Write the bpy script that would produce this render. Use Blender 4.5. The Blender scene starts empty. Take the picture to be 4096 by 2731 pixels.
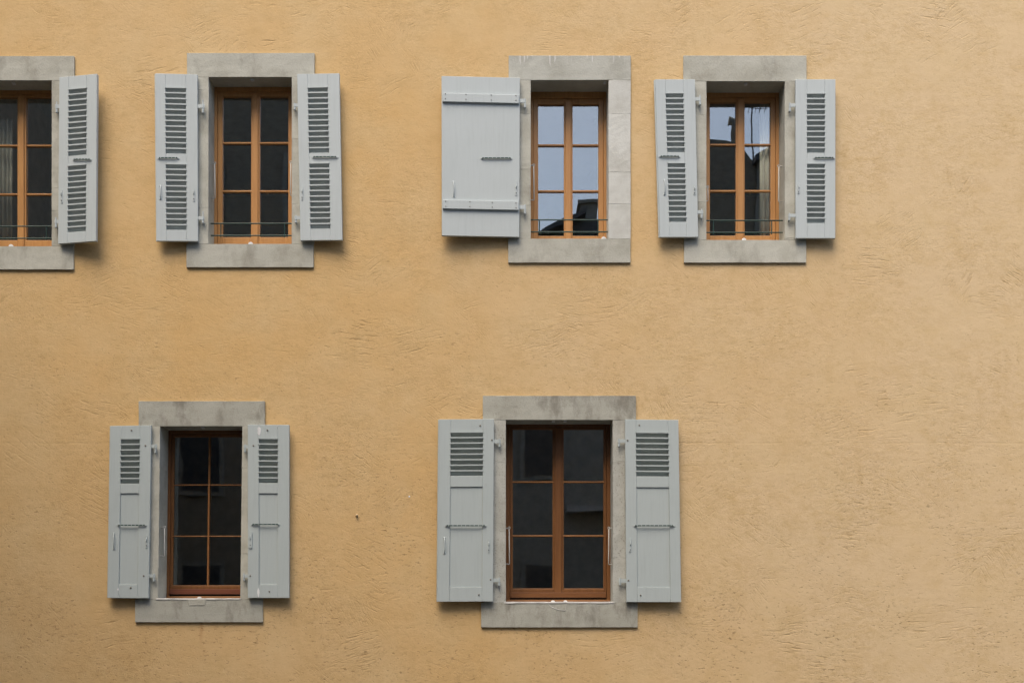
import bpy, bmesh, math, random
from mathutils import Vector
random.seed(7)
C = bpy.context.scene.collection
SC = bpy.context.scene
R = math.radians

# ------------------------------------------------------------------ camera, sky, sun, exposure
S = 0.0026            # metres on the wall per photograph pixel
D = 12.0              # camera stands this far from the wall
CZ = 1.65             # eye height
HOR = 2450.0          # photograph row of the horizon
cam = bpy.data.cameras.new('camera'); co = bpy.data.objects.new('camera', cam); C.objects.link(co)
co.location = (0, -D, CZ); co.rotation_euler = (R(90), 0, 0)
cam.sensor_width = 36; cam.lens = 36 * D / (4096 * S)
cam.shift_y = (HOR - 1365.5) / 4096.0
cam.clip_end = 2000; cam.clip_start = .05
SC.camera = co

SUN_EL, SUN_AZ = 62, 202        # degrees; azimuth measured clockwise from +Y
w = bpy.data.worlds.new('World'); SC.world = w; w.use_nodes = True
nt = w.node_tree
sky = nt.nodes.new('ShaderNodeTexSky'); sky.sky_type = 'NISHITA'; sky.sun_disc = False
sky.sun_elevation = R(SUN_EL); sky.sun_rotation = R(SUN_AZ)
sky.air_density = 1.0; sky.dust_density = 4.0; sky.ozone_density = 0.6
bg = nt.nodes['Background']; bg.inputs[1].default_value = 0.15
nt.links.new(sky.outputs[0], bg.inputs[0])
sl = bpy.data.lights.new('sun', 'SUN'); sl.energy = 1.25; sl.angle = R(38); sl.color = (1, .85, .68)
so = bpy.data.objects.new('sun', sl); C.objects.link(so)
az = R(SUN_AZ)
tosun = Vector((math.sin(az) * math.cos(R(SUN_EL)), math.cos(az) * math.cos(R(SUN_EL)), math.sin(R(SUN_EL))))
so.rotation_euler = tosun.to_track_quat('Z', 'Y').to_euler(); so.location = (0, -20, 40)
vs = SC.view_settings; vs.view_transform = 'Standard'; vs.look = 'None'; vs.gamma = 1; vs.exposure = 1.0
SC.render.engine = 'CYCLES'; SC.cycles.use_denoising = True
SC.cycles.max_bounces = 8; SC.cycles.transparent_max_bounces = 12

def at(px, py, y=0.0):
    """where the photograph's pixel meets the upright plane at depth y"""
    k = S * (D + y) / D
    return Vector(((px - 2048) * k, y, CZ + (HOR - py) * k))

# ------------------------------------------------------------------ mesh helper
class MB:
    def __init__(self): self.v = []; self.f = []
    def add(self, vs_, fs):
        b = len(self.v); self.v += [Vector(p) for p in vs_]; self.f += [tuple(b + i for i in q) for q in fs]
    def hexa(self, p):      # 8 points: bottom ring 0-3, top ring 4-7
        self.add(p, [(3, 2, 1, 0), (4, 5, 6, 7), (0, 1, 5, 4), (1, 2, 6, 5), (2, 3, 7, 6), (3, 0, 4, 7)])
    def box(self, x0, x1, y0, y1, z0, z1):
        self.hexa([(x0, y0, z0), (x1, y0, z0), (x1, y1, z0), (x0, y1, z0), (x0, y0, z1), (x1, y0, z1), (x1, y1, z1), (x0, y1, z1)])
    def tube(self, pts, r, n=8, closed=False):
        pts = [Vector(p) for p in pts]; m = len(pts); rings = []
        rr = r if isinstance(r, (list, tuple)) else [r] * m
        for i, p in enumerate(pts):
            if closed: t = pts[(i + 1) % m] - pts[i - 1]
            else: t = pts[min(i + 1, m - 1)] - pts[max(i - 1, 0)]
            t.normalize()
            a = Vector((0, 1, 0)) if abs(t.y) < .85 else Vector((1, 0, 0))
            u = t.cross(a).normalized(); v = t.cross(u).normalized()
            rings.append([p + (u * math.cos(2 * math.pi * k / n) + v * math.sin(2 * math.pi * k / n)) * rr[i] for k in range(n)])
        b = len(self.v)
        for q in rings: self.v += q
        for i in range(m if closed else m - 1):
            j = (i + 1) % m
            for k in range(n):
                l = (k + 1) % n
                self.f.append((b + i * n + k, b + i * n + l, b + j * n + l, b + j * n + k))
        if not closed:
            self.f.append(tuple(b + k for k in range(n))[::-1]); self.f.append(tuple(b + (m - 1) * n + k for k in range(n)))
    def build(self, name, mat, parent=None, bevel=0, segs=1, smooth=False, rough=0, cuts=0):
        o0 = Vector((0, 0, 0)); q = parent
        while q: o0 += q.location; q = q.parent
        me = bpy.data.meshes.new(name); bm = bmesh.new()
        vv = [bm.verts.new(p - o0) for p in self.v]
        for q in self.f:
            try: bm.faces.new([vv[i] for i in q])
            except ValueError: pass
        bmesh.ops.recalc_face_normals(bm, faces=bm.faces[:])
        if cuts:
            for _ in range(3):
                es = [e for e in bm.edges if e.calc_length() > cuts]
                if not es: break
                bmesh.ops.subdivide_edges(bm, edges=es, cuts=3, use_grid_fill=True)
        if bevel: bmesh.ops.bevel(bm, geom=[e for e in bm.edges if len(e.link_faces) == 2 and e.calc_face_angle(0) > .5], offset=bevel, segments=segs, affect='EDGES', profile=.6)
        if rough:
            for v in bm.verts: v.co += Vector([random.uniform(-rough, rough) for _ in range(3)])
        bm.to_mesh(me); bm.free()
        if smooth:
            for p in me.polygons: p.use_smooth = True
        me.materials.append(mat)
        o = bpy.data.objects.new(name, me); C.objects.link(o)
        if parent: o.parent = parent
        return o

def tag(o, label=None, cat=None, group=None, kind=None):
    for k, v in (('label', label), ('category', cat), ('group', group), ('kind', kind)):
        if v: o[k] = v
    return o
def empty(name, loc, parent=None):
    o = bpy.data.objects.new(name, None); C.objects.link(o); o.location = loc; o.empty_display_size = .1
    if parent: o.parent = parent
    return o

# ------------------------------------------------------------------ materials
class NG:
    def __init__(self, name, rough=.8, spec=.3):
        self.m = bpy.data.materials.new(name); self.m.use_nodes = True; self.t = self.m.node_tree
        self.b = self.t.nodes['Principled BSDF']; self.b.inputs['Roughness'].default_value = rough
        self.b.inputs['Specular IOR Level'].default_value = spec
    def n(self, typ, **kw):
        x = self.t.nodes.new('ShaderNode' + typ)
        for k, v in kw.items(): setattr(x, k, v)
        return x
    def l(self, a, b): self.t.links.new(a, b)
    def val(self, sock, v):
        if hasattr(v, 'is_output'): self.l(v, sock)
        else: sock.default_value = v
    def math(self, op, a, b=0.0, clamp=False):
        x = self.n('Math', operation=op); x.use_clamp = clamp
        self.val(x.inputs[0], a); self.val(x.inputs[1], b); return x.outputs[0]
    def noise(self, vec, scale, detail=4, rough=.55, dist=0.0, col=False):
        x = self.n('TexNoise'); self.l(vec, x.inputs['Vector']); x.inputs['Scale'].default_value = scale
        x.inputs['Detail'].default_value = detail; x.inputs['Roughness'].default_value = rough; x.inputs['Distortion'].default_value = dist
        return x.outputs[1 if col else 0]
    def mapv(self, vec, scale=(1, 1, 1), rot=(0, 0, 0), loc=(0, 0, 0)):
        x = self.n('Mapping'); self.l(vec, x.inputs[0]); x.inputs['Scale'].default_value = scale
        x.inputs['Rotation'].default_value = rot; x.inputs['Location'].default_value = loc; return x.outputs[0]
    def rng(self, v, a, b, c=0.0, d=1.0, smooth=False):
        x = self.n('MapRange'); x.clamp = True
        if smooth: x.interpolation_type = 'SMOOTHSTEP'
        self.val(x.inputs[0], v)
        for i, q in zip((1, 2, 3, 4), (a, b, c, d)): self.val(x.inputs[i], q)
        return x.outputs[0]
    def mix(self, f, a, b, typ='MIX'):
        x = self.n('MixRGB', blend_type=typ); self.val(x.inputs[0], f)
        for i, q in ((1, a), (2, b)):
            self.val(x.inputs[i], q if hasattr(q, 'is_output') else (*q, 1.0))
        return x.outputs[0]
    def coords(self, which='Object'): return self.n('TexCoord').outputs[which]
    def col(self, c): self.val(self.b.inputs['Base Color'], c if hasattr(c, 'is_output') else (*c, 1))
    def bump(self, h, strength, dist):
        x = self.n('Bump'); x.inputs['Strength'].default_value = strength; x.inputs['Distance'].default_value = dist
        self.l(h, x.inputs['Height']); self.l(x.outputs[0], self.b.inputs['Normal']); return x

def stucco():
    g = NG('ochre_stucco', .95, .12)
    o = g.coords()
    sp = g.n('SeparateXYZ'); g.l(o, sp.inputs[0]); cb = g.n('CombineXYZ'); g.l(sp.outputs[0], cb.inputs[0]); g.l(sp.outputs[2], cb.inputs[1])
    g.l(sp.outputs[1], cb.inputs[2])
    p = cb.outputs[0]
    big = g.noise(p, .33, 4, .55); mid = g.noise(p, 1.7, 5, .6)
    warp = g.noise(p, 1.3, 3, .6, col=True)
    wv = g.n('VectorMath', operation='MULTIPLY_ADD'); g.l(warp, wv.inputs[0]); wv.inputs[1].default_value = (.55, .55, 0); g.l(p, wv.inputs[2])
    wv2 = g.n('VectorMath', operation='MULTIPLY_ADD'); g.l(g.noise(p, 2.2, 2, .5, col=True), wv2.inputs[0]); wv2.inputs[1].default_value = (.10, .10, 0); g.l(p, wv2.inputs[2])
    strokes = []
    for k, (cell, sx, sy, loc, spread, dim) in enumerate(((1.5, 3.8, 36, (3.1, 7.7, 0), 1.4, .54), (2.3, 6.5, 60, (9.2, 1.4, 0), 2.1, .52))):
        vo = g.n('TexVoronoi', voronoi_dimensions='2D'); g.l(g.mapv(wv.outputs[0], loc=loc), vo.inputs['Vector']); vo.inputs['Scale'].default_value = cell
        sc_ = g.n('SeparateColor'); g.l(vo.outputs['Color'], sc_.inputs[0])
        ang = g.math('MULTIPLY', g.math('SUBTRACT', sc_.outputs[0], .5), spread)
        vr = g.n('VectorRotate', rotation_type='Z_AXIS'); g.l(wv2.outputs[0], vr.inputs['Vector']); g.l(ang, vr.inputs['Angle'])
        st = g.noise(g.mapv(vr.outputs[0], (sx, sy, 1), loc=loc), 1.0, 4, .62)
        # each trowel pass has its own strength
        amp = g.math('MULTIPLY', g.rng(sc_.outputs[1], .15, 1, .1, 1), g.rng(g.noise(g.mapv(p, loc=loc), 1.5, 4, .6), .49, .60))
        amp = g.math('MULTIPLY', amp, g.rng(g.noise(g.mapv(p, loc=(3 + k * 5, 6, 0)), .55, 3, .6), .42, .60, .22, 1.25))
        strokes.append((st, g.math('MULTIPLY', g.rng(st, dim, dim + .14), amp)))
    s1, s2 = strokes[0][1], strokes[1][1]
    grain = g.noise(g.mapv(p, (1, 1.35, 1)), 40, 6, .74)
    lump = g.noise(g.mapv(p, (1, 1.5, 1)), 12, 6, .7)
    rough_m = g.rng(g.noise(g.mapv(p, loc=(7, 3, 0)), 1.1, 5, .6), .40, .64, .22, 1.0)
    wide = g.noise(g.mapv(p, (1, 1.4, 1)), 2.6, 4, .6)
    # gouges and pits where stones dragged under the trowel
    pn = g.noise(g.mapv(wv2.outputs[0], (17, 42, 1)), 1.0, 5, .72)
    low = g.rng(sp.outputs[2], 1.4, 4.6, 1.0, .22)
    pm = g.math('MULTIPLY', g.rng(g.noise(p, 1.05, 4, .6), .45, .60), low)
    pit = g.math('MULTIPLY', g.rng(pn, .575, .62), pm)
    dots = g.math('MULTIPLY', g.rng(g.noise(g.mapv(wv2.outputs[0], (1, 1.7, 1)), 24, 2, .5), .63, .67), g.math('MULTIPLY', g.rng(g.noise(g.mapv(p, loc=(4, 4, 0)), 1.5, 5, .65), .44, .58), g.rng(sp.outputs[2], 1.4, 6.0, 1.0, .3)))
    cut = g.math('MULTIPLY', g.rng(strokes[0][0], .67, .73), g.rng(g.noise(g.mapv(p, loc=(2, 8, 0)), 1.6, 4), .50, .60))
    h = g.math('SUBTRACT', g.math('MULTIPLY', wide, 1.2), g.math('MULTIPLY', s1, 1.1))
    h = g.math('SUBTRACT', h, g.math('MULTIPLY', s2, .9))
    h = g.math('ADD', h, g.math('MULTIPLY', g.math('MULTIPLY', g.math('SUBTRACT', grain, .5), .8), rough_m))
    h = g.math('ADD', h, g.math('MULTIPLY', g.math('MULTIPLY', g.math('SUBTRACT', lump, .5), .8), rough_m))
    h = g.math('SUBTRACT', h, g.math('MULTIPLY', pit, .5)); h = g.math('SUBTRACT', h, g.math('MULTIPLY', dots, .4)); h = g.math('SUBTRACT', h, g.math('MULTIPLY', cut, .3))
    # faint day joint across the wall where one lift of plaster ends
    zj = g.math('ABSOLUTE', g.math('SUBTRACT', g.math('ADD', sp.outputs[2], g.math('MULTIPLY', g.noise(p, 3, 3), .02)), 3.425))
    joint = g.math('MULTIPLY', g.rng(zj, .011, .003), g.rng(g.noise(g.mapv(p, loc=(1, 9, 0)), .8, 4), .42, .58))
    h = g.math('SUBTRACT', h, g.math('MULTIPLY', joint, .22))
    g.bump(h, .40, .011)
    # colour: warm ochre, sun-bleached paler towards one end of the house
    fade = g.rng(g.math('ADD', sp.outputs[0], g.math('MULTIPLY', g.math('SUBTRACT', big, .5), 6.5)), -1.8, 4.6, 0, 1, True)
    ochre = g.mix(g.rng(big, .35, .68), WALL_A, WALL_B)
    c = g.mix(fade, ochre, WALL_C)
    c = g.mix(g.rng(mid, .42, .68, 0, .4), c, (.62, .48, .27))
    c = g.mix(g.rng(g.noise(p, 4, 6, .68), .48, .66, 0, .24), c, (.47, .32, .135))
    c = g.mix(g.math('MULTIPLY', g.rng(lump, .46, .62, 0, .34), rough_m), c, (.43, .29, .12))
    c = g.mix(g.math('MULTIPLY', g.rng(grain, .5, .66, 0, .30), rough_m), c, (.38, .25, .11))
    c = g.mix(g.rng(grain, .48, .32, 0, .15), c, (.68, .53, .31))
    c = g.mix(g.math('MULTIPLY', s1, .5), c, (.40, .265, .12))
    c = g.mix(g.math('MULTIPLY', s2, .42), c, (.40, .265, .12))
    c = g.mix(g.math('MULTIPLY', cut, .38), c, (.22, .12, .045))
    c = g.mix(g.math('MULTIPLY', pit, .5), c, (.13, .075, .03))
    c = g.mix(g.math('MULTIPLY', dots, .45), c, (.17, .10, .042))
    c = g.mix(g.math('MULTIPLY', joint, .12), c, (.38, .25, .11))
    # rusty run-off under a sill
    rx = g.math('ABSOLUTE', g.math('ADD', sp.outputs[0], g.math('MULTIPLY', g.math('SUBTRACT', g.noise(p, 9, 3), .5), .05)))
    rx = g.math('ABSOLUTE', g.math('SUBTRACT', rx, 3.234))
    run = g.math('MULTIPLY', g.rng(rx, .03, .004), g.math('MULTIPLY', g.rng(sp.outputs[2], 1.28, 1.5), g.rng(sp.outputs[2], 1.62, 1.55)))
    run = g.math('MULTIPLY', run, g.rng(sp.outputs[0], .1, -.1))
    c = g.mix(g.math('MULTIPLY', run, .4), c, (.36, .17, .055))
    # grime that has settled on the low end of the wall
    gx = g.math('ADD', g.math('MULTIPLY', sp.outputs[0], .55), sp.outputs[2])
    gm = g.math('MULTIPLY', g.rng(g.math('ADD', gx, g.math('MULTIPLY', mid, 1.6)), 2.6, -.6, 0, 1, True), g.rng(g.noise(p, 2.2, 6, .65), .32, .66, .35, 1))
    c = g.mix(g.math('MULTIPLY', gm, .15), c, (.34, .21, .085))
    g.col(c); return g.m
WALL_A = (.605, .405, .18); WALL_B = (.612, .44, .23); WALL_C = (.628, .487, .298)

def stone(name, base, dark=.3, speck=.3, drips=False, bands=.3):
    g = NG(name, .9, .2); o = g.coords()
    ob = g.n('ObjectInfo'); rnd = ob.outputs['Random']
    off = g.n('VectorMath', operation='MULTIPLY_ADD'); g.l(rnd, off.inputs[0]); off.inputs[1].default_value = (13, 7, 9); g.l(o, off.inputs[2])
    p = off.outputs[0]
    bl = g.noise(p, 3.2, 6, .66); fine = g.noise(p, 70, 3, .6); bd = g.noise(g.mapv(p, (.6, 1, 5)), 1.3, 5, .62)
    st = g.noise(g.mapv(p, (3.2, 3.2, 1.5)), 1.5, 6, .68)
    c = g.mix(g.rng(rnd, 0, 1, 0, .55), base, tuple(q * 1.14 for q in base))
    c = g.mix(g.rng(bl, .46, .64, 0, .5), c, tuple(q * f for q, f in zip(base, (.68, .66, .62))))
    c = g.mix(g.rng(bd, .46, .72, 0, bands), c, tuple(q * f for q, f in zip(base, (.72, .71, .68))))
    c = g.mix(g.rng(bd, .54, .3, 0, bands * .7), c, tuple(min(q * 1.22, .75) for q in base))
    c = g.mix(g.math('MULTIPLY', g.rng(st, .52, .68, 0, 1), dark), c, (.14, .125, .1))
    c = g.mix(g.rng(fine, .55, .72, 0, speck), c, (.17, .16, .13))
    if drips:
        ge = g.n('TexCoord').outputs['Generated']; sp = g.n('SeparateXYZ'); g.l(ge, sp.inputs[0])
        dx = g.noise(g.mapv(o, (36, 0, .7)), 1.0, 2, .5); ln = g.noise(g.mapv(o, (13, 0, 0), loc=(4, 0, 0)), 1.0, 1, .5)
        reach = g.rng(g.math('ADD', sp.outputs[2], g.math('MULTIPLY', ln, 1.15)), 1.30, 1.36)
        c = g.mix(g.math('MULTIPLY', g.rng(dx, .59, .64), g.math('MULTIPLY', reach, .55)), c, (.68, .68, .66))
    g.col(c)
    g.bump(g.math('ADD', fine, g.math('MULTIPLY', bl, 1.5)), .35, .006); return g.m

def paint(name, base, rough=.5):
    g = NG(name, rough, .35); o = g.coords(); ob = g.n('ObjectInfo')
    gr = g.noise(g.mapv(o, (40, 40, 2.2)), 1.5, 4, .6); bl = g.noise(o, 2.4, 5, .6); fn = g.noise(o, 55, 3, .6)
    c = g.mix(g.rng(bl, .4, .7, 0, .22), base, tuple(q * f for q, f in zip(base, (.83, .84, .82))))
    c = g.mix(g.rng(gr, .52, .75, 0, .32), c, tuple(q * .78 for q in base))
    c = g.mix(g.rng(gr, .45, .25, 0, .25), c, tuple(min(q * 1.1, .8) for q in base))
    scuff = g.noise(g.mapv(o, (16, 16, 3)), 1.6, 5, .7)
    c = g.mix(g.rng(scuff, .70, .76, 0, .45), c, (.2, .21, .19))
    g.col(c); g.val(g.b.inputs['Roughness'], g.rng(fn, .3, .7, rough - .08, rough + .12))
    g.bump(g.math('ADD', g.math('MULTIPLY', fn, .5), gr), .14, .003); return g.m

def wood(name, a, b, horiz=False, rough=.42):
    g = NG(name, rough, .4); o = g.coords(); ob = g.n('ObjectInfo')
    off = g.n('VectorMath', operation='MULTIPLY_ADD'); g.l(ob.outputs['Random'], off.inputs[0]); off.inputs[1].default_value = (11, 5, 9); g.l(o, off.inputs[2])
    sc_ = (2.0, 45, 45) if horiz else (45, 45, 2.0)
    gr = g.noise(g.mapv(off.outputs[0], sc_), 1.0, 5, .65, .6); bl = g.noise(off.outputs[0], 3.5, 3)
    c = g.mix(g.rng(gr, .32, .68), a, b); c = g.mix(g.rng(bl, .4, .7, 0, .3), c, tuple(q * .7 for q in a))
    c = g.mix(g.rng(gr, .66, .78, 0, .5), c, tuple(q * .45 for q in b))
    g.col(c); g.bump(gr, .12, .003); return g.m

def plain(name, c, rough=.6, metal=0.0, var=.15, spec=.3):
    g = NG(name, rough, spec); g.b.inputs['Metallic'].default_value = metal
    n = g.noise(g.coords(), 6, 5, .6)
    g.col(g.mix(g.rng(n, .35, .7), c, tuple(q * (1 - var * 2) for q in c))); return g.m

def glass():
    m = bpy.data.materials.new('window_glass'); m.use_nodes = True; t = m.node_tree; t.nodes.clear()
    out = t.nodes.new('ShaderNodeOutputMaterial'); mx = t.nodes.new('ShaderNodeMixShader')
    tr = t.nodes.new('ShaderNodeBsdfTransparent'); tr.inputs[0].default_value = (.97, .985, .97, 1)
    gl = t.nodes.new('ShaderNodeBsdfGlossy'); gl.inputs['Roughness'].default_value = 0.0; gl.inputs[0].default_value = (.92, .98, 1, 1)
    fr = t.nodes.new('ShaderNodeFresnel'); fr.inputs[0].default_value = GLASS_IOR
    ge = t.nodes.new('ShaderNodeNewGeometry'); m1 = t.nodes.new('ShaderNodeMath'); m1.operation = 'MULTIPLY_ADD'; m1.inputs[1].default_value = -2; m1.inputs[2].default_value = 1
    m2 = t.nodes.new('ShaderNodeMath'); m2.operation = 'POWER'; m2.inputs[0].default_value = GLASS_IOR      # the same reflectance on both faces of the pane
    t.links.new(ge.outputs['Backfacing'], m1.inputs[0]); t.links.new(m1.outputs[0], m2.inputs[1]); t.links.new(m2.outputs[0], fr.inputs[0])
    tc = t.nodes.new('ShaderNodeTexCoord'); nz = t.nodes.new('ShaderNodeTexNoise'); nz.inputs['Scale'].default_value = 2.6; nz.inputs['Detail'].default_value = 1
    bp = t.nodes.new('ShaderNodeBump'); bp.inputs['Strength'].default_value = .035; bp.inputs['Distance'].default_value = .02
    for a, b in ((tc.outputs['Object'], nz.inputs['Vector']), (nz.outputs[0], bp.inputs['Height']), (bp.outputs[0], gl.inputs['Normal']),
                 (fr.outputs[0], mx.inputs[0]), (tr.outputs[0], mx.inputs[1]), (gl.outputs[0], mx.inputs[2]), (mx.outputs[0], out.inputs[0])): t.links.new(a, b)
    return m
GLASS_IOR = 2.2

M = dict(
    stucco=stucco(),
    stone=stone('sandstone', (.435, .44, .385), .34, .25),
    stone_pale=stone('limewashed_sandstone', (.54, .555, .52), .03, .1, False, .35),
    stone_drip=stone('dripped_sandstone', (.42, .43, .385), .05, .12, True, .2),
    stone_old=stone('weathered_sandstone', (.385, .39, .34), .6, .3),
    stone_speck=stone('speckled_sandstone', (.43, .44, .40), .3, .75),
    paint=paint('grey_blue_paint', (.45, .505, .512)),
    paint_dull=paint('dull_grey_blue_paint', (.41, .467, .466)),
    oak=wood('golden_oak', (.50, .265, .095), (.40, .19, .062)), oak_h=wood('golden_oak_rail', (.46, .24, .085), (.36, .165, .055), True),
    red=wood('reddish_oak', (.20, .088, .03), (.13, .053, .018)), red_h=wood('reddish_oak_rail', (.19, .08, .028), (.125, .05, .017), True),
    red_pale=wood('reddish_oak_bead', (.28, .13, .045), (.20, .088, .03), True),  # paler reddish oak for bars, beads and wooden sill
    umber=wood('dark_reddish_sill_wood', (.16, .055, .03), (.11, .036, .02), True),
    glass=glass(), iron=plain('dark_green_iron', (.022, .06, .052), .5), dark_gap=plain('black_gap', (.012, .012, .012), .8),
    zinc=plain('pale_metal', (.45, .46, .43), .45), screw=plain('dull_screw_metal', (.2, .18, .15), .5, .4), white=plain('white_paint', (.72, .74, .74), .6),
    nub=plain('ochre_nub', (.62, .50, .32), .9), mortar=plain('white_mortar', (.6, .6, .57), .9), brass=plain('brass', (.5, .4, .2), .35, .8),
    inner=plain('interior_plaster', (.62, .60, .54), .9), floor=plain('interior_floor', (.12, .09, .06), .7),
    linen=plain('pale_linen', (.80, .79, .70), .9, 0, .04), voile=plain('sheer_cloth', (.36, .36, .31), .9, 0, .05),
    asphalt=plain('asphalt', (.055, .055, .055), .95), slate=plain('dark_slate', (.11, .113, .12), .6), facade=plain('grey_render', (.27, .235, .18), .9),
    facade2=plain('brown_grey_render', (.33, .31, .26), .9), ledge=plain('pale_stone_ledge', (.5, .48, .44), .9), roof=plain('brown_roof_tile', (.07, .05, .042), .85),
    dark_glass=plain('dark_far_glass', (.07, .072, .075), .3),
)

# ------------------------------------------------------------------ window measurements (photograph pixels = origin + scale * value)
class Z:
    def __init__(self, ox, oy, s): self.ox, self.oy, self.s = ox, oy, s
    def at(self, x, y, dep=0.0): return at(self.ox + x * self.s, self.oy + y * self.s, dep)
Z1 = Z(0, 180, .5995); Z2 = Z(560, 180, .5993); Z3 = Z(1720, 180, .5993); Z4 = Z(2540, 180, .5993); Z5 = Z(380, 1560, .625); Z6 = Z(1700, 1540, .6506)
PR = -.022            # face of the stone surrounds, a little proud of the stucco

WIN = [
 dict(z=Z1, op=(-190, 345, 237, 1343), lin=(-340, 495, 75, 237), sill=(-345, 490, 1343, 1497), d=.21, kind='A', lj=(455, 950), rj=(455, 955, 1105), bars=(667, 992), gtop=345, gbot=1300, cs=1, shear=0,
      rails=(1210, 1290), posts=(310, -155), hooks=(), stops=((85, 237),), knob=(65, 1337), mats=('stone', 'stone', 'stone'), handle=(215, 1012),
      label='cut-off window at the end of the upper row with a grey curtain behind one casement'),
 dict(z=Z2, op=(458, 1014, 215, 1328), lin=(313, 1164, 55, 215), sill=(310, 1158, 1328, 1483), d=.21, kind='A', lj=(300, 1085), rj=(625, 1060), bars=(650, 972), gtop=340, gbot=1280, cs=1, shear=-2,
      rails=(1192, 1272), posts=(540, 965), hooks=((0, 792, 1025), (1, 785, 1005)), stops=((747, 215),), knob=(734, 1322), mats=('stone', 'stone', 'stone'), handle=(842, 993),
      label='dark six-pane window between two fully louvred shutters'),
 dict(z=Z3, op=(672, 1192, 235, 1293), lin=(525, 1340, 72, 235), sill=(522, 1338, 1293, 1452), d=.25, kind='A', lj=(460, 750, 830, 1070), rj=(460, 848, 1060), bars=(664, 971), gtop=392, gbot=1272, cs=1, shear=0,
      rails=(1168, 1248), posts=(730, 1122), hooks=((0, 805, 1037),), stops=((1168, 235),), knob=(1161, 1290), mats=('stone_drip', 'stone', 'stone_pale'), handle=None,
      label='window mirroring pale sky, white drips on its lintel, beside the wide plank shutter'),
 dict(z=Z4, op=(477, 1000, 243, 1302), lin=(323, 1145, 72, 243), sill=(328, 1143, 1302, 1452), d=.245, kind='A', lj=(465, 1050), rj=(475, 1065, 1290), bars=(661, 970), gtop=378, gbot=1270, cs=1, shear=0,
      rails=(1172, 1252), posts=(523, 912), hooks=((1, 812, 1048), (0, 950, 1042)), stops=((741, 243),), knob=(731, 1296), mats=('stone', 'stone', 'stone'), handle=(752, 993),
      label='window mirroring rooftops and an antenna, with a pale curtain inside'),
 dict(z=Z5, op=(417, 943, 230, 1336), lin=(279, 1087, 70, 230), sill=(256, 1074, 1336, 1483), d=.27, kind='B', lj=(497, 1048), rj=(497, 1045, 1310), bars=(605, 933), gtop=292, gbot=1252, cs=1, shear=-14,
      rails=(), posts=(), hooks=((0, 880, 1062),), stops=((687, 230),), knob=(663, 1325), mats=('stone_old', 'stone', 'stone_old'), handle=None,
      label='lower dark window of one undivided frame with thin reddish bars'),
 dict(z=Z6, op=(497, 1155, 213, 1336), lin=(355, 1297, 65, 213), sill=(345, 1307, 1336, 1487), d=.27, kind='C', lj=(470, 1063), rj=(468, 1060), bars=(594, 925), gtop=265, gbot=1253, cs=1, shear=0,
      rails=(), posts=(), hooks=((0, 880, 1100), (1, 880, 1102)), stops=((790, 213), (862, 213)), knob=(787, 1327), mats=('stone_old', 'stone_speck', 'stone_old'), handle=None,
      label='widest window, lower row, reddish double casements between half-panelled shutters'),
]

# ------------------------------------------------------------------ ground and the house
g = MB(); g.box(-300, 300, -300, 300, -.5, 0); tag(g.build('street', M['asphalt']), kind='structure')

HX0, HX1, HT, WT = -9.0, 8.0, 11.5, .5
house = empty('stucco_house', (0, 0, 0))
tag(house, 'ochre yellow stucco house front with trowel marks and six stone-framed windows', 'house')
holes = []
for q in WIN:
    a = q['z'].at(q['op'][0], q['op'][3], PR); b = q['z'].at(q['op'][1], q['op'][2], PR)
    q['x0'], q['x1'], q['z0'], q['z1'] = a.x, b.x, a.z, b.z
    q['sh'] = q['z'].s * q['shear'] * S          # sideways lean over the height of the opening
    holes.append((a.x - .05 + min(q['sh'], 0), b.x + .05, a.z - .05, b.z + .05))
xs = sorted({HX0, HX1, *[h[0] for h in holes], *[h[1] for h in holes]}); zs = sorted({0.0, HT, *[h[2] for h in holes], *[h[3] for h in holes]})
wb = MB()
for i in range(len(xs) - 1):
    for j in range(len(zs) - 1):
        cx, cz = (xs[i] + xs[i + 1]) / 2, (zs[j] + zs[j + 1]) / 2
        if any(h[0] < cx < h[1] and h[2] < cz < h[3] for h in holes): continue
        for y in (0, WT): wb.add([(xs[i], y, zs[j]), (xs[i + 1], y, zs[j]), (xs[i + 1], y, zs[j + 1]), (xs[i], y, zs[j + 1])], [(0, 1, 2, 3)])
for h in holes:
    c4 = [(h[0], h[2]), (h[1], h[2]), (h[1], h[3]), (h[0], h[3])]
    for k in range(4):
        (xa, za), (xb, zb) = c4[k], c4[(k + 1) % 4]
        wb.add([(xa, 0, za), (xb, 0, zb), (xb, WT, zb), (xa, WT, za)], [(0, 1, 2, 3)])
back = [(-7.6, 5.4), (-4.1, 5.4), (-.1, 5.4), (3.4, 5.4), (6.5, 5.4)]
for x in (HX0, HX1): wb.add([(x, 0, 0), (x, 9, 0), (x, 9, HT), (x, 0, HT)], [(0, 1, 2, 3)])
# unseen back wall, with openings added to let daylight brighten the rooms
bx = sorted({HX0, HX1, *[b[0] - .85 for b in back], *[b[0] + .85 for b in back]}); bz = sorted({0, HT, *[b[1] for b in back], *[b[1] + 2.4 for b in back]})
for i in range(len(bx) - 1):
    for j in range(len(bz) - 1):
        cx, cz = (bx[i] + bx[i + 1]) / 2, (bz[j] + bz[j + 1]) / 2
        if not any(abs(cx - b[0]) < .85 and b[1] < cz < b[1] + 2.4 for b in back):
            wb.add([(bx[i], 9, bz[j]), (bx[i + 1], 9, bz[j]), (bx[i + 1], 9, bz[j + 1]), (bx[i], 9, bz[j + 1])], [(0, 1, 2, 3)])
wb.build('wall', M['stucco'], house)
rb = MB(); rb.box(HX0 - .02, HX1 + .02, -.02, 9.02, HT + .003, HT + .25); rb.build('roof', M['roof'], house)
for z in (.4, 4.6, 9.4):                                    # floors and partitions of the rooms behind the windows
    fb = MB(); fb.box(HX0 + .05, HX1 - .05, WT + .01, 8.9, z - .2, z); fb.build('interior_floor', M['floor'], house)
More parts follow.
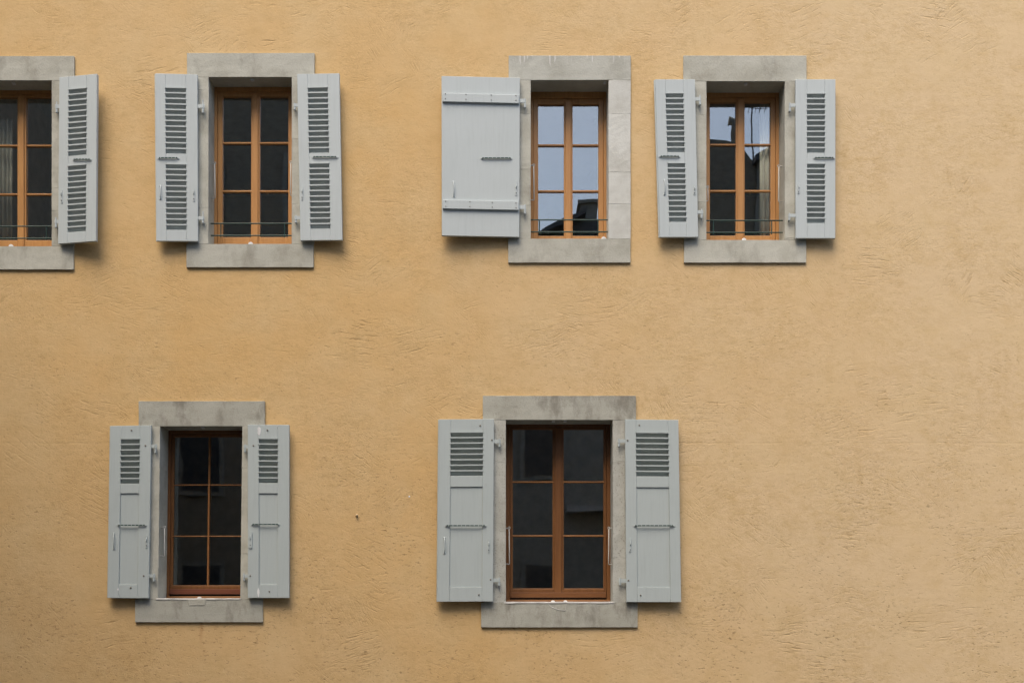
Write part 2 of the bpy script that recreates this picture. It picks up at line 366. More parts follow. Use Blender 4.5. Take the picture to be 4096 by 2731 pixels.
for x in (-6.3, -2.0, 1.75, 5.0):
    for za, zb_ in ((.41, 4.39), (4.61, 9.19)):
        pb = MB(); pb.box(x - .06, x + .06, WT + .01, 8.9 if za > 4 else 3.99, za, zb_); pb.build('interior_partition', M['inner'], house)
pb = MB(); pb.box(HX0 + .05, HX1 - .05, 4.0, 4.1, .41, 4.39); pb.build('interior_partition', M['inner'], house)
# small nub on the stucco between the lower windows, and a fleck of white paint
c = at(1428, 2061); nb = MB(); nb.tube([(c.x, .004, c.z), (c.x, -.012, c.z), (c.x + .002, -.024, c.z + .004), (c.x + .003, -.030, c.z + .006)], [.012, .013, .010, .004], 10); nb.build('wall_nub', M['nub'], house, smooth=True)
c = at(1637, 1985); nb = MB(); nb.tube([(c.x, .002, c.z), (c.x, -.003, c.z)], [.011, .008], 7); nb.build('paint_fleck', M['white'], house)

def stone_block(name, x0, x1, z0, z1, dback, mat, par, lean=0.0, zref=0, H=1):
    m = MB(); sx = lambda z: lean * (zref - z) / H
    p = [(x0 + sx(z0), PR, z0), (x1 + sx(z0), PR, z0), (x1 + sx(z0), dback, z0), (x0 + sx(z0), dback, z0), (x0 + sx(z1), PR, z1), (x1 + sx(z1), PR, z1), (x1 + sx(z1), dback, z1), (x0 + sx(z1), dback, z1)]
    m.hexa(p)
    return m.build(name, mat, par, bevel=.0014, segs=1, rough=.0009, cuts=.12)

for q in WIN:
    z = q['z']; d = q['d']; x0, x1, z0, z1 = q['x0'], q['x1'], q['z0'], q['z1']; K = q['kind']; H = z1 - z0; sh = q['sh']
    wood_v, wood_h = (M['oak'], M['oak_h']) if K == 'A' else (M['red'], M['red_h'])
    lean = lambda zz: sh * (z1 - zz) / H
    f = d + .003
    def fr(mb, xa, xb, ya, yb, za, zb):
        mb.hexa([(xa + lean(za), ya, za), (xb + lean(za), ya, za), (xb + lean(za), yb, za), (xa + lean(za), yb, za), (xa + lean(zb), ya, zb), (xb + lean(zb), ya, zb), (xb + lean(zb), yb, zb), (xa + lean(zb), yb, zb)])
    loc = Vector(((x0 + x1) / 2, d, z0))
    zg = lambda v: z.at(0, v, f).z
    zt, zb_ = zg(q['gtop']), zg(q['gbot'])
    # --- the fixed outer frame is the window's own mesh
    class P_: pass
    wn = empty('window', loc, house); wn['label'] = q['label']
    m = MB(); FW = .03 if K == 'A' else (.028 if K == 'B' else .04)
    sillh = .03 if K == 'A' else .034
    fr(m, x0 - .03, x0 + FW, f, f + .07, z0, z1 + .03); fr(m, x1 - FW, x1 + .03, f, f + .07, z0, z1 + .03)
    ftop = z1 - (z1 - zt) * .5
    fr(m, x0 + FW, x1 - FW, f, f + .07, ftop, z1 + .03)
    m.build('frame', wood_v, wn, bevel=.003)
    m = MB(); fr(m, x0 + FW if K == 'A' else x0 + .002, x1 - FW if K == 'A' else x1 - .002, f - (.0 if K == 'A' else .02), f + .07, z0 + .001, z0 + sillh)
    m.build('wooden_sill', M['oak_h'] if K == 'A' else M['red_pale'], wn, bevel=.004)
    # --- casements with their glazing bars
    cb0 = z0 + sillh + (.004 if K == 'A' else .02)
    if K != 'A':
        m = MB(); fr(m, x0 + FW, x1 - FW, f + .02, f + .07, z0 + sillh, cb0); m.build('dark_gap', M['dark_gap'], wn)  # black strip: shade of the open gap put into colour
    xi0, xi1 = x0 + FW + .002, x1 - FW - .002; xc = (xi0 + xi1) / 2
    spans = [(xi0, xi1)] if K == 'B' else [(xi0, xc - .001), (xc + .001, xi1)]
    for si, (a, b) in enumerate(spans):
        m = MB(); c = f + .012
        wl = .052 if K == 'A' else (.018 if K == 'B' else .03); wr = wl
        if K == 'A': wl, wr = ((.052, .045) if si == 0 else (.045, .052))
        if K == 'C': wl, wr = ((.022, .05) if si == 0 else (.05, .022))
        fr(m, a, a + wl, c, c + .055, cb0, ftop - .002); fr(m, b - wr, b, c, c + .055, cb0, ftop - .002)
        fr(m, a + wl, b - wr, c, c + .055, zt, ftop - .002); fr(m, a + wl, b - wr, c, c + .055, cb0, zb_)
        cas = m.build('casement', wood_v, wn, bevel=.004, segs=2)
        t = .018 if K != 'B' else .011; barm = M['oak_h'] if K == 'A' else M['red_pale']
        cols = [(a + wl, b - wr)]
        if K == 'B':
            xm = (a + b) / 2 + .004; m = MB(); fr(m, xm - .009, xm + .009, c + .008, c + .045, zb_ + .001, zt - .001); m.build('glazing_bar', M['red_pale'], wn, bevel=.003)
            cols = [(a + wl, xm - .009), (xm + .009, b - wr)]
        for v in q['bars']:
            for (ca, cb2) in cols:
                m = MB(); fr(m, ca, cb2, c + .006, c + .045, zg(v) - t / 2, zg(v) + t / 2); m.build('glazing_bar', barm, wn, bevel=.003)
        if K != 'A':        # glazing bead round the panes
            m = MB()
            for e in (a + wl, b - wr - .008): fr(m, e, e + .008, c + .009, c + .04, zb_ + .009, zt - .009)
            fr(m, a + wl, b - wr, c + .009, c + .04, zt - .009, zt); fr(m, a + wl, b - wr, c + .009, c + .04, zb_, zb_ + .009)
            m.build('glazing_bead', M['red_pale'], wn, bevel=.002)
        m = MB(); fr(m, a + wl - .008, b - wr + .008, c + .028, c + .033, zb_ - .008, zt + .008); m.build('pane', M['glass'], wn)
    if K != 'B':
        m = MB(); hw = .029 if K == 'A' else .034
        fr(m, xc - hw, xc + hw, f - .004, f + .011, cb0 + .006, ftop - .02); m.build('meeting_batten', wood_v, wn, bevel=.006, segs=2)
    if K != 'A':
        m = MB(); fr(m, x0 + FW + .004, x1 - FW - .004, f - .010, f + .011, cb0 + .002, cb0 + (zb_ - cb0) * .62); m.build('weather_bar', M['umber'] if K == 'B' else M['red_h'], wn, bevel=.005, segs=2)
    # --- stone surround
    la = z.at(q['lin'][0], q['lin'][2], PR); lb = z.at(q['lin'][1], q['lin'][3], PR); sa = z.at(q['sill'][0], q['sill'][3], PR); sb = z.at(q['sill'][1], q['sill'][2], PR)
    G = .0004
    stone_block('lintel', la.x, lb.x, z1, la.z, d, M[q['mats'][0]], wn)
    stone_block('sill', sa.x, sb.x, sa.z, z0, d + .06, M[q['mats'][2] if q['mats'][2] != 'stone_pale' else 'stone'], wn)
    for side, js in ((0, q['lj']), (1, q['rj'])):
        zsx = [z1 - .0004] + [z.at(0, v, PR).z for v in js] + [z0 + .0004]
        for k in range(len(zsx) - 1):
            mt = M['stone_pale'] if (q['mats'][2] == 'stone_pale' and side == 1) else M[q['mats'][1]]
            dx = random.uniform(-.002, .002)
            if side == 0: stone_block('jamb_stone', la.x + .012 + dx, x0 + dx * .4, zsx[k + 1] + G, zsx[k] - G, d, mt, wn, sh, z1, H)
            else: stone_block('jamb_stone', x1 + dx * .4, lb.x - .002 + dx, zsx[k + 1] + G, zsx[k] - G, d, mt, wn, sh, z1, H)
    if K != 'A':    # pale mortar bed on the sill
        m = MB(); m.box(x0 + sh - .02, x1 + sh + (.005 if K == 'B' else .02), PR - .004, d - .03, z0 - .010, z0 + .010); m.build('mortar_bed', M['mortar'], wn, bevel=.004, rough=.0015, cuts=.12)
    # --- guard rail, hooks, stops, pull knob
    if q['rails']:
        m = MB(); yr = .075
        for v in q['rails']:
            zr = z.at(0, v, yr).z; m.tube([(x0 - .01, yr, zr), (x1 + .01, yr, zr)], .0072, 8)
        for v in q['posts']:
            p = z.at(v, q['rails'][0], yr); p2 = z.at(v, q['rails'][1] + 12, yr); m.tube([p, (p.x, yr, p2.z)], .0062, 8)
        m.build('guard_rail', M['iron'], wn)
    for side, v0, v1 in q['hooks']:
        s = 1 if side == 0 else -1; xr = x0 if side == 0 else x1; yr = .10 if K == 'A' else .06
        za, zb2 = z.at(0, v0, yr).z, z.at(0, v1, yr).z; xr += lean(za)
        m = MB(); xx = xr + s * .034
        m.tube([(xx + .012 * math.cos(t * math.pi / 4), yr, za + .004 + .012 * math.sin(t * math.pi / 4)) for t in range(8)], .0045, 6, True)
        m.tube([(xx, yr, za - .006), (xx + s * .004 + lean(zb2) - lean(za), yr, zb2 + .01), (xx + lean(zb2) - lean(za), yr, zb2), (xr - s * .008 + lean(zb2) - lean(za), yr, zb2 + .006)], .0055, 8)
        m.tube([(xr - s * .01, yr + .004, za + .002), (xx, yr + .004, za + .002)], .006, 8)
        m.build('shutter_hook', M['zinc'], wn, smooth=True)
    for v in q['stops']:
        p = z.at(v[0], v[1], .01); m = MB(); m.box(p.x - .016, p.x + .016, .012, .05, z1 - .016, z1 + .002); m.build('shutter_stop', M['white'], wn, bevel=.003)
    for v in ([q['knob']] if K != 'C' else [q['knob'], (864, 1327)]):
        p = z.at(v[0], v[1], PR - .01); m = MB()
        m.tube([(p.x, PR + .012, z0 + .002), (p.x, PR + .016, z0 + .002), (p.x, PR + .03, z0 + .002)], [.021, .024, .024], 16); m.build('sill_knob', M['white'], wn)
    if q['handle']:
        p = z.at(*q['handle'], f + .1); m = MB(); m.tube([(p.x - .022, f + .075, p.z), (p.x + .02, f + .085, p.z + .002), (p.x + .024, f + .085, p.z - .012)], .007, 8); m.build('casement_handle', M['brass'], wn, smooth=True)
    q['wn'] = wn

# chalk-like outline on the sill of the widest window and the mortar patch on its neighbour
for q, pts, mt, r in ((WIN[5], [(755, 1338), (775, 1362), (815, 1378), (862, 1384), (868, 1345)], 'mortar', .003),):
    m = MB(); m.tube([q['z'].at(a, b, PR - .001) for a, b in pts], r, 6); m.build('mortar_line', M[mt], q['wn'])
q = WIN[4]; m = MB(); a = [q['z'].at(*v, PR) for v in ((590, 1340), (712, 1338), (703, 1376), (602, 1377))]
m.hexa([(p.x, PR + .01, p.z) for p in a] + [(p.x, PR - .004, p.z) for p in a]); m.build('mortar_patch', M['stone'], q['wn'], bevel=.002)

# ------------------------------------------------------------------ shutters
SHUTTERS = []
class Leaf:
    """four photographed corners of the visible face (TL, TR, BR, BL) and the standing-off distance of the hinged and free edges"""
    def __init__(self, z, c, dl, dr):
        self.z = z; self.c = c
        dep = (dl, dr, dr, dl)
        self.p = [z.at(*c[i], -dep[i]) for i in range(4)]
        self.n = (self.p[1] - self.p[0]).cross(self.p[3] - self.p[0]).normalized()
        if self.n.y > 0: self.n = -self.n
        self.W = (self.p[1] - self.p[0]).length; self.H = (self.p[0] - self.p[3]).length
    def uv(self, x, y):
        c = self.c; u, v = .5, .5
        for _ in range(6):
            xl = c[0][0] + (c[3][0] - c[0][0]) * v; xr = c[1][0] + (c[2][0] - c[1][0]) * v; u = (x - xl) / (xr - xl)
            yt = c[0][1] + (c[1][1] - c[0][1]) * u; yb = c[3][1] + (c[2][1] - c[3][1]) * u; v = (y - yt) / (yb - yt)
        return u, v
    def P(self, u, v, w=0.0):
        a = self.p[0].lerp(self.p[1], u); b = self.p[3].lerp(self.p[2], u); return a.lerp(b, v) + self.n * w
    def X(self, x, y, w=0.0): return self.P(*self.uv(x, y), w)
    def blk(self, m, u0, u1, v0, v1, w0, w1):
        m.hexa([self.P(u0, v1, w1), self.P(u1, v1, w1), self.P(u1, v1, w0), self.P(u0, v1, w0), self.P(u0, v0, w1), self.P(u1, v0, w1), self.P(u1, v0, w0), self.P(u0, v0, w0)])
TH = .036
def shutter(z, c, dl, dr, free, label, louvres=(), panel=None, bar=None, handle=None, keeper=None, plate=False, hinges=(), screws=(), lip=False, paintm='paint', battens=(), spots=()):
    L = Leaf(z, c, dl, dr); pm = M[paintm]
    hinge_u = 0 if free == 'r' else 1
    root = empty('louvred_shutter' if louvres else 'plank_shutter', L.P(.5, 1, -TH / 2)); tag(root, label, 'shutter', 'grey-blue shutters folded open on the house front')
    m = MB()
    if louvres:
        xa, xb = louvres[0][0], louvres[0][1]
        ua = L.uv(xa, (louvres[0][2] + louvres[0][3]) / 2)[0]; ub = L.uv(xb, (louvres[0][2] + louvres[0][3]) / 2)[0]
        g = .0007 / L.W; e = .012 / L.W if lip else 0
        eL, eR = (e if free == 'l' else 0), (e if free == 'r' else 0)
        if lip:
            if free == 'l': L.blk(m, 0, e, 0, 1, -TH, -.013)
            else: L.blk(m, 1 - e, 1, 0, 1, -TH, -.013)
        L.blk(m, eL, ua - g, 0, 1, -TH, 0); L.blk(m, ub + g, 1 - eR, 0, 1, -TH, 0)
        rails = []; v = 0
        ops = [(L.uv(xa, l[2])[1], L.uv(xa, l[3])[1]) for l in louvres]
        if panel: ops.append((L.uv(xa, panel[2])[1], L.uv(xa, panel[3])[1]))
        for o in ops: rails.append((v, o[0])); v = o[1]
        rails.append((v, 1))
        for a, b in rails: L.blk(m, ua, ub, a, b, -TH, -.0006)
    else: L.blk(m, 0, 1, 0, 1, -TH, 0)
    m.build('shutter_frame' if louvres else 'plank_board', pm, root, bevel=.0022)
    for l in louvres:
        n = l[4]; v0 = L.uv(l[0], l[2])[1]; v1 = L.uv(l[0], l[3])[1]; pitch = (v1 - v0) / n; m = MB()
        hs = 1 / L.H; lipu = .006 / L.W; inn = .0005 / L.W
        for k in range(n):
            v = v0 + k * pitch
            L.blk(m, ua - lipu, ub + lipu, v - .001 * hs, v + .013 * hs, .0005, .006)            # rounded front edge of the slat
            drop = .041 * hs; th = .014 * hs
            m.hexa([L.P(ua + inn, v + th, .0005), L.P(ub - inn, v + th, .0005), L.P(ub - inn, v + th + drop, -TH - .009), L.P(ua + inn, v + th + drop, -TH - .009),
                    L.P(ua + inn, v, .0005), L.P(ub - inn, v, .0005), L.P(ub - inn, v + drop, -TH - .009), L.P(ua + inn, v + drop, -TH - .009)])
        m.build('louvre_panel', pm, root)
    if panel:
        v0 = L.uv(xa, panel[2])[1]; v1 = L.uv(xa, panel[3])[1]; m = MB(); L.blk(m, ua + .001, ub - .001, v0 + .0008, v1 - .0008, -TH + .004, -.011); m.build('inset_panel', pm, root)
    for (ya, yb) in battens:
        m = MB(); u0, u1 = .012, .988; va = L.uv(c[0][0] + 5, ya)[1]; vb = L.uv(c[0][0] + 5, yb)[1]; ch = .006 / L.H
        m.hexa([L.P(u0, vb, 0), L.P(u1, vb, 0), L.P(u1, va, 0), L.P(u0, va, 0), L.P(u0, vb - ch, .022), L.P(u1, vb - ch, .022), L.P(u1, va + ch * .5, .022), L.P(u0, va + ch * .5, .022)])
        m.build('batten', pm, root, bevel=.002)
    if bar:
        xa_, xb_, yy = bar; n = max(4, int((xb_ - xa_) / 28)); m = MB(); wv = .011
        a, b = L.X(xa_, yy, wv), L.X(xb_, yy, wv)
        dn = (L.p[3] - L.p[0]).normalized()
        m.hexa([a + dn * .006 - L.n * .004, b + dn * .006 - L.n * .004, b + dn * .006 + L.n * .004, a + dn * .006 + L.n * .004, a - dn * .006 - L.n * .004, b - dn * .006 - L.n * .004, b - dn * .006 + L.n * .004, a - dn * .006 + L.n * .004])
        nb_ = m.build('notched_bar', M['iron'] if paintm == 'paint' or not plate else M['iron'], root, bevel=.001)
        for e, s in ((xa_, -1), (xb_, 1)):
            m = MB(); pc = L.X(e + s * 5, yy, 0); m.tube([pc - L.n * .001, pc + L.n * .004], .013, 12); m.tube([pc, L.X(e + s * 2, yy, .011)], .004, 6); m.build('bar_mount', pm, root)
        m = MB()
        for k in range(n + 1):
            p = L.X(xa_ + (xb_ - xa_) * (k + .5) / (n + 1), yy, wv + .003); t = (b - a).normalized() * .004
            m.tube([p - t, p + t], .0048, 6)
        m.build('bar_rivets', pm, nb_)['kind'] = 'stuff'
    if handle:
        x, ya, yb = handle; m = MB(); pts = []
        for k in range(9):
            t = k / 8; pts.append(L.X(x + 3 * math.sin(t * math.pi), ya + (yb - ya) * t, .003 + .018 * math.sin(t * math.pi) ** .6 if 0 < k < 8 else -.002))
        m.tube(pts, .005, 8)
        for y in (ya, yb): p = L.X(x, y, 0); m.tube([p - L.n * .001, p + L.n * .004], .011, 10)
        m.build('pull_handle', pm, root, smooth=True)
    if keeper:
        x, ya, yb = keeper; pk = MB(); px = .014 if not plate else .024
        e = (px * .8) / (z.s * S)
        steps = 10; ring = []
        va, vb = ya + e * .7, yb - e * .7
        for k in range(steps + 1): t = math.pi * k / steps; ring.append((x - e * math.cos(t), va - e * math.sin(t) * .8))
        for k in range(steps + 1): t = math.pi * k / steps; ring.append((x + e * math.cos(t), vb + e * math.sin(t) * .8))
        A = [L.X(*r, -.001) for r in ring]; B = [L.X(*r, .005 if not plate else .009) for r in ring]; n = len(ring)
        pk.add(A + B, [tuple(range(n)), tuple(range(2 * n - 1, n - 1, -1))] + [(k, (k + 1) % n, n + (k + 1) % n, n + k) for k in range(n)])
        kp = pk.build('lock_keeper', pm, root, bevel=.001)
        m = MB(); m.tube([L.X(x, ya + (yb - ya) * .25, .006), L.X(x, ya + (yb - ya) * .30, .015), L.X(x, ya + (yb - ya) * .46, .016), L.X(x, ya + (yb - ya) * .5, .006)], .0038, 7); m.build('staple', pm, kp, smooth=True)
        m = MB(); p = L.X(x, ya + (yb - ya) * .82, .004); m.tube([p, p + L.n * .0065], .0045, 10); m.build('keyhole', M['dark_gap'], kp)
    for x, y in screws:
        m = MB(); p = L.X(x, y, 0 if not battens else .0215); m.tube([p - L.n * .002, p + L.n * .004, p + L.n * .006], [.0085, .0085, .005] if not battens else [.005, .005, .003], 8); m.build('screw', M['screw'], root)
    for ax, ya, yb, px, pa, pb in hinges:
        ex = L.uv(0, (ya + yb) / 2)
        x_in = (c[0][0] + (c[3][0] - c[0][0]) * .5) if free == 'r' else (c[1][0] + (c[2][0] - c[1][0]) * .5)
        xi = c[0][0] if free == 'r' else c[1][0]
        yc = (ya + yb) / 2; vv = (yc - c[0][1]) / (c[3][1] - c[0][1])
        xi = (c[0][0] + (c[3][0] - c[0][0]) * vv) if free == 'r' else (c[1][0] + (c[2][0] - c[1][0]) * vv)
        s = 1 if free == 'r' else -1
        dep = (dl if free == 'r' else dr) - .012
        a1 = z.at(xi + s * 4, ya, -dep); a2 = z.at(ax, yb, -dep); m = MB()
        m.box(min(a1.x, a2.x), max(a1.x, a2.x), -dep - .005, -dep + .005, a2.z, a1.z)
        pt = z.at(px, ya - 1, -dep); ptb = z.at(px, yb + 1, -dep); m.tube([(pt.x, -dep, pt.z), (pt.x, -dep, ptb.z)], .0105, 10)
        m.build('hinge_arm', pm, root, bevel=.001)
        m = MB(); t1 = z.at(px, pa, -dep); t2 = z.at(px, pb, -dep); tm = z.at(px, yb + 4, -dep)
        m.tube([(t1.x, -dep, t1.z), (t1.x, -dep, tm.z)], .0065, 8)
        m.tube([(t1.x, -dep, tm.z), (t1.x, -dep, t2.z + .006), (t1.x, -dep, t2.z)], [.0115, .0115, .006], 10)
        m.tube([(t1.x, -dep, (tm.z + t2.z) / 2), (t1.x, PR + .01, (tm.z + t2.z) / 2)], .006, 8)
        q = next(w_ for w_ in WIN if w_['z'] is z)
        m.build('pintle', pm, q['wn'])
    for x, y, rx, ry in spots:
        m = MB(); rr = random.Random(int(x)); ring = [(x + rx * math.cos(t * .524) * rr.uniform(.7, 1.1), y + ry * math.sin(t * .524) * rr.uniform(.85, 1.1)) for t in range(12)]
        A = [L.X(*r, -.0005) for r in ring]; B = [L.X(x + (r[0] - x) * .85, y + (r[1] - y) * .9, .0012) for r in ring]
        m.add(A + B, [tuple(range(12)), tuple(range(23, 11, -1))] + [(k, (k + 1) % 12, 12 + (k + 1) % 12, 12 + k) for k in range(12)]); m.build('paint_splash', M['white'], root)
    SHUTTERS.append((root, L)); return root

shutter(Z1, [(395, 217), (647, 193), (640, 1308), (387, 1327)], .070, .145, 'r', 'louvred shutter swung out at an angle beside the cut-off window',
        louvres=((457, 576, 293, 742, 12), (453, 571, 802, 1250, 12)), bar=(497, 602, 766), keeper=(412, 962, 1056), hinges=((368, 398, 424, 378, 380, 455), (364, 1168, 1190, 373, 1150, 1222)))
shutter(Z2, [(95, 190), (383, 198), (387, 1310), (105, 1308)], .098, .072, 'l', 'louvred shutter with pull handle, between the cut-off window and the dark upper window',
        louvres=((171, 306, 280, 724, 12), (173, 308, 790, 1233, 12)), bar=(128, 250, 757), handle=(137, 943, 1027), keeper=(360, 955, 1045), hinges=((432, 398, 423, 420, 368, 458), (430, 1145, 1168, 420, 1110, 1192)), lip=True)
shutter(Z2, [(1048, 195), (1330, 190), (1350, 1302), (1070, 1305)], .072, .098, 'r', 'louvred shutter without pull handle, on the dark upper window, facing the plank shutter',
        louvres=((1125, 1256, 280, 721, 12), (1135, 1266, 786, 1227, 12)), bar=(1160, 1310, 750), keeper=(1083, 943, 1035), hinges=((1024, 393, 415, 1032, 390, 438), (1030, 1143, 1166, 1040, 1138, 1190)))
shutter(Z3, [(77, 208), (600, 220), (596, 1282), (79, 1272)], .110, .072, 'l', 'wide plain plank shutter with two battens, the only one without louvres',
        bar=(348, 537, 758), handle=(158, 915, 1012), keeper=(575, 908, 1006), hinges=((640, 362, 387, 633, 360, 424), (640, 1070, 1097, 633, 1065, 1130)), battens=((327, 388), (1037, 1100)),
        screws=((103, 333), (103, 365), (240, 338), (240, 370), (408, 342), (408, 375), (573, 345), (573, 377), (105, 1048), (105, 1082), (266, 1052), (266, 1084), (415, 1056), (415, 1088), (573, 1060), (573, 1092)))
shutter(Z4, [(128, 230), (400, 230), (422, 1282), (160, 1283)], .090, .074, 'l', 'crooked louvred shutter with pull handle, hanging askew beside the window that mirrors rooftops',
        louvres=((211, 326, 318, 716, 11), (226, 340, 783, 1181, 11)), bar=(170, 290, 746), handle=(197, 903, 998), keeper=(397, 932, 1002), hinges=((440, 350, 375, 434, 335, 404), (455, 1105, 1128, 445, 1095, 1160)), lip=True)
shutter(Z4, [(1072, 230), (1338, 230), (1337, 1290), (1073, 1290)], .074, .085, 'r', 'upright louvred shutter beyond the pale curtain, last one along the upper row',
        louvres=((1149, 1266, 320, 720, 11), (1150, 1266, 787, 1188, 11)), bar=(1202, 1322, 755), keeper=(1092, 922, 992), hinges=((1027, 393, 416, 1033, 387, 447), (1023, 1128, 1150, 1030, 1122, 1174)))
shutter(Z5, [(92, 228), (360, 225), (343, 1330), (75, 1328)], .076, .068, 'l', 'narrow half-louvred shutter with a pull handle beside the lower thin-barred window', paintm='paint_dull',
        louvres=((165, 284, 306, 597, 8),), panel=(163, 276, 660, 1242), bar=(152, 320, 863), handle=(121, 915, 1014), keeper=(330, 925, 1008), hinges=((397, 347, 370, 387, 345, 404), (385, 1175, 1197, 376, 1172, 1224)),
        screws=((234, 257), (323, 355), (312, 1187), (229, 1263)), lip=True, spots=((147, 1273, 6, 8),))
shutter(Z5, [(977, 220), (1243, 222), (1243, 1328), (978, 1328)], .068, .076, 'r', 'narrow half-louvred shutter with oval lock plate and white paint spots', paintm='paint_dull',
        louvres=((1049, 1169, 304, 593, 8),), panel=(1053, 1168, 660, 1242), bar=(1010, 1172, 858), keeper=(995, 905, 1010), plate=True, hinges=((950, 350, 371, 960, 347, 400), (945, 1178, 1198, 953, 1168, 1220)),
        screws=((1104, 255), (1014, 354), (994, 1187), (1116, 1287)), spots=((1050, 262, 14, 28), (1046, 1293, 8, 32), (1166, 232, 4, 5)))
shutter(Z6, [(80, 210), (424, 208), (418, 1328), (70, 1330)], .080, .070, 'l', 'broad half-louvred shutter with a pull handle and a scuffed panel beside the widest window', paintm='paint_dull',
        louvres=((157, 355, 285, 556, 8),), panel=(157, 348, 625, 1242), bar=(133, 368, 863), handle=(119, 938, 1032), keeper=(392, 940, 1028), hinges=((465, 333, 357, 458, 330, 382), (462, 1187, 1209, 455, 1180, 1234)),
        screws=((340, 248), (411, 337), (403, 1194), (332, 1287)), lip=True)
shutter(Z6, [(1230, 210), (1558, 213), (1575, 1332), (1238, 1332)], .070, .080, 'r', 'broad half-louvred shutter without pull handle, on the bare-wall side of the widest window', paintm='paint_dull',
        louvres=((1299, 1497, 286, 559, 8),), panel=(1303, 1498, 627, 1242), bar=(1292, 1525, 863), keeper=(1262, 940, 1026), hinges=((1185, 333, 353, 1192, 328, 380), (1190, 1190, 1213, 1199, 1183, 1230)),
        screws=((1318, 246), (1246, 338), (1251, 1199), (1326, 1290)))

# ------------------------------------------------------------------ curtains hanging inside
def curtain(x0, x1, z0, z1, y, mat, label, folds):
    m = MB(); n = folds * 8; a = []
    for k in range(n + 1):
        t = k / n; x = x0 + (x1 - x0) * t; yy = y + .022 * math.sin(t * folds * 2 * math.pi) + .008 * math.sin(t * folds * 4.7)
        a.append((x, yy))
    pf = [(x, yy, z) for x, yy in a for z in (z0, z1)]; pb2 = [(x, yy + .003, z) for x, yy in a for z in (z0, z1)]
    o = len(pf); fs = []
    for k in range(n):
        i = 2 * k; fs += [(i, i + 2, i + 3, i + 1), (o + i, o + i + 1, o + i + 3, o + i + 2)]
        fs += [(i, o + i, o + i + 2, i + 2), (i + 1, i + 3, o + i + 3, o + i + 1)]
    m.add(pf + pb2, fs + [(0, 1, o + 1, o), (2 * n, o + 2 * n, o + 2 * n + 1, 2 * n + 1)])
    ob = m.build('curtain', mat, None, smooth=True)
    tag(ob, label, 'curtain', 'curtains hanging inside the windows'); return ob
q = WIN[0]; curtain(q['x0'] + .02, Z1.at(84, 0, .345).x, q['z0'] + .05, q['z1'] - .25, .345, M['voile'], 'dim grey curtain with folds behind the cut-off window', 6)
q = WIN[3]; curtain(Z4.at(833, 0, .345).x, q['x1'] + .02, q['z0'] + .05, q['z1'] + .02, .345, M['linen'], 'pale curtain drawn aside behind the window that mirrors rooftops', 4)
q = WIN[2]; curtain(Z3.at(1119, 0, .35).x, q['x1'] + .04, q['z0'] + .05, q['z1'] + .02, .35, M['linen'], 'thin edge of a curtain behind the window that mirrors pale sky', 2)

# ------------------------------------------------------------------ houses across the street, seen only in the panes
GY = .29
def mir(px, py, yo):
    k = S * (2 * GY + D - yo) / D; return (px - 2048) * k, CZ + (HOR - py) * k
def gable(m, x0, x1, y0, y1, z0, z1, along='x', ov=.35):
    if along == 'x':
        ym = (y0 + y1) / 2; m.add([(x0 - ov, y0 + ov, z0), (x1 + ov, y0 + ov, z0), (x1 + ov, ym, z1), (x0 - ov, ym, z1), (x0 - ov, y1 - ov, z0), (x1 + ov, y1 - ov, z0)], [(0, 1, 2, 3), (3, 2, 5, 4), (0, 3, 4), (1, 5, 2), (0, 4, 5, 1)])
    else:
        xm = (x0 + x1) / 2; m.add([(x0 - ov, y0 + ov, z0), (x1 + ov, y0 + ov, z0), (x1 + ov, y1 - ov, z0), (x0 - ov, y1 - ov, z0), (xm, y0 + ov, z1), (xm, y1 - ov, z1)], [(0, 1, 2, 3), (0, 4, 1), (1, 4, 5, 2), (2, 5, 3), (3, 5, 4, 0)])
def far_windows(par, xs_, zs_, y, w_=.9, h_=1.5):
    for x in xs_:
        for zz in zs_:
            m = MB(); m.box(x - w_ / 2 - .12, x + w_ / 2 + .12, y, y + .06, zz - .12, zz + h_ + .12); wn = m.build('window', M['facade2'], par)
            m = MB(); m.box(x - w_ / 2, x + w_ / 2, y + .05, y + .075, zz, zz + h_); m.build('pane', M['dark_glass'], wn)
Y1 = -15.5
xr = mir(1560, 0, Y1)[0]
h1 = empty('townhouse', (xr - 12, Y1, 0)); tag(h1, 'tall dark townhouse across the street, mirrored darkly in the upper windows', 'house', 'houses mirrored in the panes')
m = MB(); m.box(xr - 24, xr, Y1 - 9, Y1, 0, 21); m.build('wall', M['facade'], h1)
m = MB(); gable(m, xr - 24, xr, Y1, Y1 - 9, 21.01, 25); m.build('roof', M['slate'], h1)
m = MB(); m.box(-16, -8.3, Y1 + .01, -.5, 0, 10.5); m.build('sky_blocker', M['facade'], h1)  # added block out of view, cuts sky light on the wall's left end
far_windows(h1, [xr - 2 - 2.6 * k for k in range(6)], [1.3, 4.6, 7.9, 11.2], Y1)
